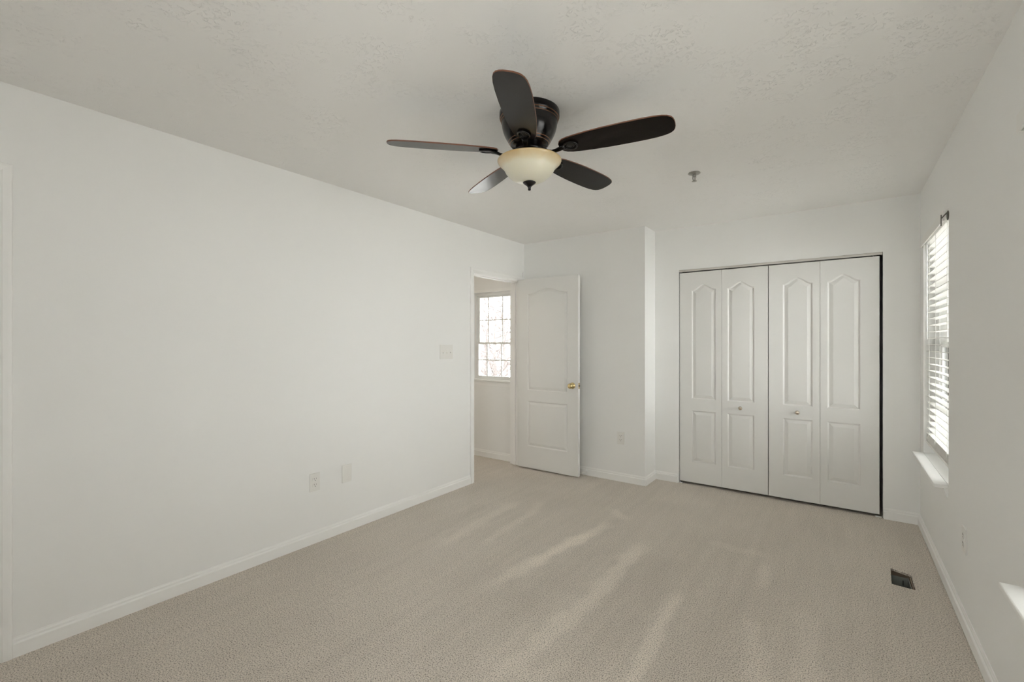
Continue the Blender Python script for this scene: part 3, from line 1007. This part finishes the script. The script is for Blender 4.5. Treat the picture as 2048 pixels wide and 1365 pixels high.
# ------------------------------------------------------------------ sprinkler
SX, SY = -0.767, 3.075
sp = thing('fire_sprinkler', (SX, SY, ZC), 'small chrome fire sprinkler head on the ceiling right of the fan', 'sprinkler')
def sp_part(name, prof, seg=28):
    bm = BM(); lathe(bm, prof, seg)
    return obj(name, bm, M['chrome'], sp, world_space=False)
sp_part('escutcheon', [(0, 0), (0.036, 0), (0.038, -0.003), (0.034, -0.007), (0.020, -0.012), (0.013, -0.014), (0, -0.014)])
sp_part('nozzle', [(0, -0.013), (0.011, -0.013), (0.011, -0.022), (0.007, -0.026), (0, -0.026)])
bm = BM()
for s in (-1, 1):
    tube(bm, [(s * 0.009, 0, -0.020), (s * 0.0095, 0, -0.034), (s * 0.006, 0, -0.046), (0, 0, -0.052)], 0.0022, 8)
tube(bm, [(0, 0, -0.024), (0, 0, -0.05)], 0.0022, 8)
obj('yoke', bm, M['chrome'], sp, world_space=False)
sp_part('deflector', [(0, -0.050), (0.005, -0.051), (0.015, -0.053), (0.0155, -0.0545), (0, -0.0555)])

# ------------------------------------------------------------------ plates on the walls (drawn facing -y, then turned)
def plate_bm(w, h, t=0.006):
    bm = BM()
    box(bm, -w / 2, w / 2, -t, 0, -h / 2, h / 2, bev=0.0022)
    return bm

def rounded_face(bm, w, h, y0, y1, z):
    n = 20
    pts = []
    for i in range(n):
        a = 2 * math.pi * i / n
        x, zz = w / 2 * math.cos(a), h / 2 * math.sin(a)
        pts.append((max(-w / 2, min(w / 2, x * 1.18)), max(-h * 0.42, min(h * 0.42, zz * 1.0))))
    a = [bm.verts.new((x, y0, z + q)) for x, q in pts]
    b = [bm.verts.new((x, y1, z + q)) for x, q in pts]
    for i in range(n):
        bm.faces.new((a[i], a[(i + 1) % n], b[(i + 1) % n], b[i]))
    bm.faces.new(b); bm.faces.new(a[::-1])

def add_part(name, bm, mat, parent):
    return obj(name, bm, mat, parent, world_space=False)

def outlet(loc, rz, label, w=0.073, h=0.121):
    t = thing('wall_outlet', loc, label, 'outlet', 'duplex wall outlets')
    t.rotation_euler = (0, 0, rz)
    add_part('cover_plate', plate_bm(w, h), M['plastic'], t)
    for z in (0.0195, -0.0195):
        bm = BM(); rounded_face(bm, 0.033, 0.034, -0.0055, -0.0085, z)
        rc = add_part('receptacle', bm, M['plastic'], t)
        bm = BM()
        box(bm, -0.0085, -0.0062, -0.0090, -0.0080, z + 0.001, z + 0.0095)
        box(bm, 0.0062, 0.0085, -0.0090, -0.0080, z + 0.002, z + 0.0090)
        box(bm, -0.0026, 0.0026, -0.0090, -0.0080, z - 0.0095, z - 0.0042, bev=0.0004)
        sl = add_part('slot', bm, M['slot'], rc)
    bm = BM(); lathe(bm, [(0.0032, 0.0055), (0.003, 0.0068), (0, 0.0072)], 12, (0, 0, 0), 'Y-')
    add_part('screw', bm, M['plastic'], t)
    return t
outlet((XL, 1.699, 0.407), R(90), 'white duplex outlet low on the left wall beside the blank plate')
outlet((-1.724, YA, 0.419), 0, 'white duplex outlet on the short wall between door and closet')
outlet((XR, 2.980, 0.414), R(-90), 'white outlet plate low on the right wall between the windows', 0.080, 0.118)
bp_ = thing('blank_plate', (XL, 1.943, 0.410), 'blank white cover plate right of the outlet on left wall', 'cover plate')
bp_.rotation_euler = (0, 0, R(90))
add_part('cover_plate', plate_bm(0.078, 0.126), M['plastic'], bp_)
for z in (0.045, -0.045):
    bm = BM(); lathe(bm, [(0.0032, 0.0055), (0.003, 0.0068), (0, 0.0072)], 12, (0, 0, z), 'Y-')
    add_part('screw', bm, M['plastic'], bp_)
sw = thing('light_switch', (XL, 2.955, 1.261), 'white triple light switch plate on the left wall near the doorway', 'light switch')
sw.rotation_euler = (0, 0, R(90))
add_part('cover_plate', plate_bm(0.163, 0.126), M['plastic'], sw)
for x in (-0.046, 0.0, 0.046):
    bm = BM(); box(bm, x - 0.0052, x + 0.0052, -0.0068, -0.0055, -0.0125, 0.0125)
    well = add_part('switch_well', bm, M['plastic'], sw)
    bm = BM()
    box(bm, -0.0042, 0.0042, -0.014, 0.0, -0.005, 0.005, bev=0.0012)
    mt = Matrix.Translation((x, -0.005, -0.004)) @ Matrix.Rotation(R(30), 4, 'X')
    for v in bm.verts:
        v.co = mt @ v.co
    add_part('toggle', bm, M['plastic'], sw)

# ------------------------------------------------------------------ open floor vent
dv = thing('floor_duct', (0.284, 3.386, -0.25), 'open dark metal floor duct sunk in the carpet near right wall', 'floor vent')
hx0, hx1, hy0, hy1 = 0.236, 0.318, 3.292, 3.490
bm = boxes((hx0 - 0.002, hx0, hy0, hy1, -0.22, -0.024), (hx1, hx1 + 0.002, hy0, hy1, -0.22, -0.024),
           (hx0, hx1, hy0 - 0.002, hy0, -0.22, -0.024), (hx0, hx1, hy1, hy1 + 0.002, -0.22, -0.030))
obj('duct_wall', bm, M['duct'], dv)
obj('duct_bottom', boxes((hx0 - 0.002, hx1 + 0.002, hy0 - 0.002, hy1 + 0.002, -0.25, -0.22)), M['duct'], dv)
bm = boxes((hx1 + 0.0062, 0.3275, 3.292, 3.474, -0.032, -0.0115))
obj('subfloor_edge', bm, M['subfloor'], dv)
bm = boxes((hx0 + 0.058, hx0 + 0.0615, hy1 - 0.004, hy1 - 0.0005, -0.075, -0.048))
obj('slot', bm, M['slot'], dv)
bm = BM()
for i in range(34):
    t = random.random()
    if i < 22:
        x = 0.241 + (0.329 - 0.241) * t; y = 3.512 + (3.472 - 3.512) * t
        d = (random.uniform(-0.012, 0.012), random.uniform(-0.014, -0.002))
    else:
        x = 0.3305; y = 3.285 + 0.18 * t
        d = (random.uniform(-0.010, -0.001), random.uniform(-0.015, 0.015))
    tube(bm, [(x, y, -0.002), (x + d[0] * 0.5, y + d[1] * 0.6, 0.0025), (x + d[0], y + d[1], -0.003)], 0.0009, 5)
o = obj('carpet_fray', bm, M['fringe'], dv)
o['kind'] = 'stuff'

# ------------------------------------------------------------------ outdoors
GZ = -3.0
struct('ground', boxes((-80, 80, YC + 1.2, 120, GZ - 0.3, GZ), (-80, 80, -80, YC + 1.2, GZ - 0.3, GZ)), M['ground'],
       'pale winter lawn outside below the windows', 'ground')

def bare_tree(x, y, h, seed, label, lean=0.0):
    rnd = random.Random(seed)
    t = thing('bare_tree', (x, y, GZ), label, 'tree', 'bare winter trees outside the hallway window')
    tb, bb = BM(), BM()
    top = Vector((x + lean, y, GZ + h * 0.62))
    base = Vector((x, y, GZ - 0.05))
    n = 6
    pts = [base.lerp(top, i / n) + Vector((rnd.uniform(-.12, .12), 0, 0)) * (0 if i == 0 else 1) for i in range(n + 1)]
    tube(tb, pts, [0.16 * (1 - 0.75 * i / n) for i in range(n + 1)], 8)
    def grow(p, d, L, r, depth):
        seg = 3
        ps = [p]
        for i in range(seg):
            d = (d + Vector((rnd.uniform(-.25, .25), rnd.uniform(-.25, .25), rnd.uniform(-.12, .2)))).normalized()
            ps.append(ps[-1] + d * L / seg)
        tube(bb, ps, [r * (1 - 0.2 * i) for i in range(seg + 1)], 4)
        if depth > 0:
            for i in range(1, seg + 1):
                for k in range(2):
                    nd = (d + Vector((rnd.uniform(-1, 1), rnd.uniform(-1, 1), rnd.uniform(-.2, .7)))).normalized()
                    grow(ps[i], nd, L * rnd.uniform(.5, .75), r * 0.5, depth - 1)
    for i in range(16):
        f = 0.3 + 0.7 * i / 15
        p = base.lerp(top, f)
        a = rnd.uniform(0, 2 * math.pi)
        grow(p, Vector((math.cos(a), math.sin(a), rnd.uniform(.2, .9))).normalized(), h * 0.2, 0.045 * (1.2 - 0.6 * f), 2)
    obj('trunk', tb, M['bark'], t)
    obj('branches', bb, M['bark'], t)
bare_tree(-11.6, 14.5, 9.0, 3, 'nearest bare tree outside the hallway window, left of the grid', 0.4)
bare_tree(-13.6, 18.5, 10.5, 5, 'bare tree outside the hallway window, behind its right panes', -0.5)
bare_tree(-18.4, 22.5, 9.5, 8, 'farthest bare tree outside the hallway window', 0.3)

hs = thing('neighbour_house', (5.2, 24, GZ), 'pale neighbour house seen through the slats of the far right window', 'house')
obj('house_wall', boxes((1.6, 9.0, 24, 31, GZ, GZ + 5.2)), M['siding'], hs)
bm = BM()
v = [bm.verts.new(p) for p in ((1.3, 23.7, GZ + 5.2), (9.3, 23.7, GZ + 5.2), (9.3, 31.3, GZ + 5.2), (1.3, 31.3, GZ + 5.2), (1.3, 27.5, GZ + 7.6), (9.3, 27.5, GZ + 7.6))]
for f in ((0, 1, 5, 4), (2, 3, 4, 5), (0, 4, 3), (1, 2, 5), (3, 2, 1, 0)):
    bm.faces.new([v[i] for i in f])
obj('roof', bm, M['roof'], hs)
for zz in (GZ + 0.9, GZ + 3.3):
    for xx in (2.2, 3.6, 5.0, 6.4, 7.8):
        w_ = obj('house_window', boxes((xx, xx + 0.9, 23.96, 24.0, zz, zz + 1.3)), M['house_glass'], hs)
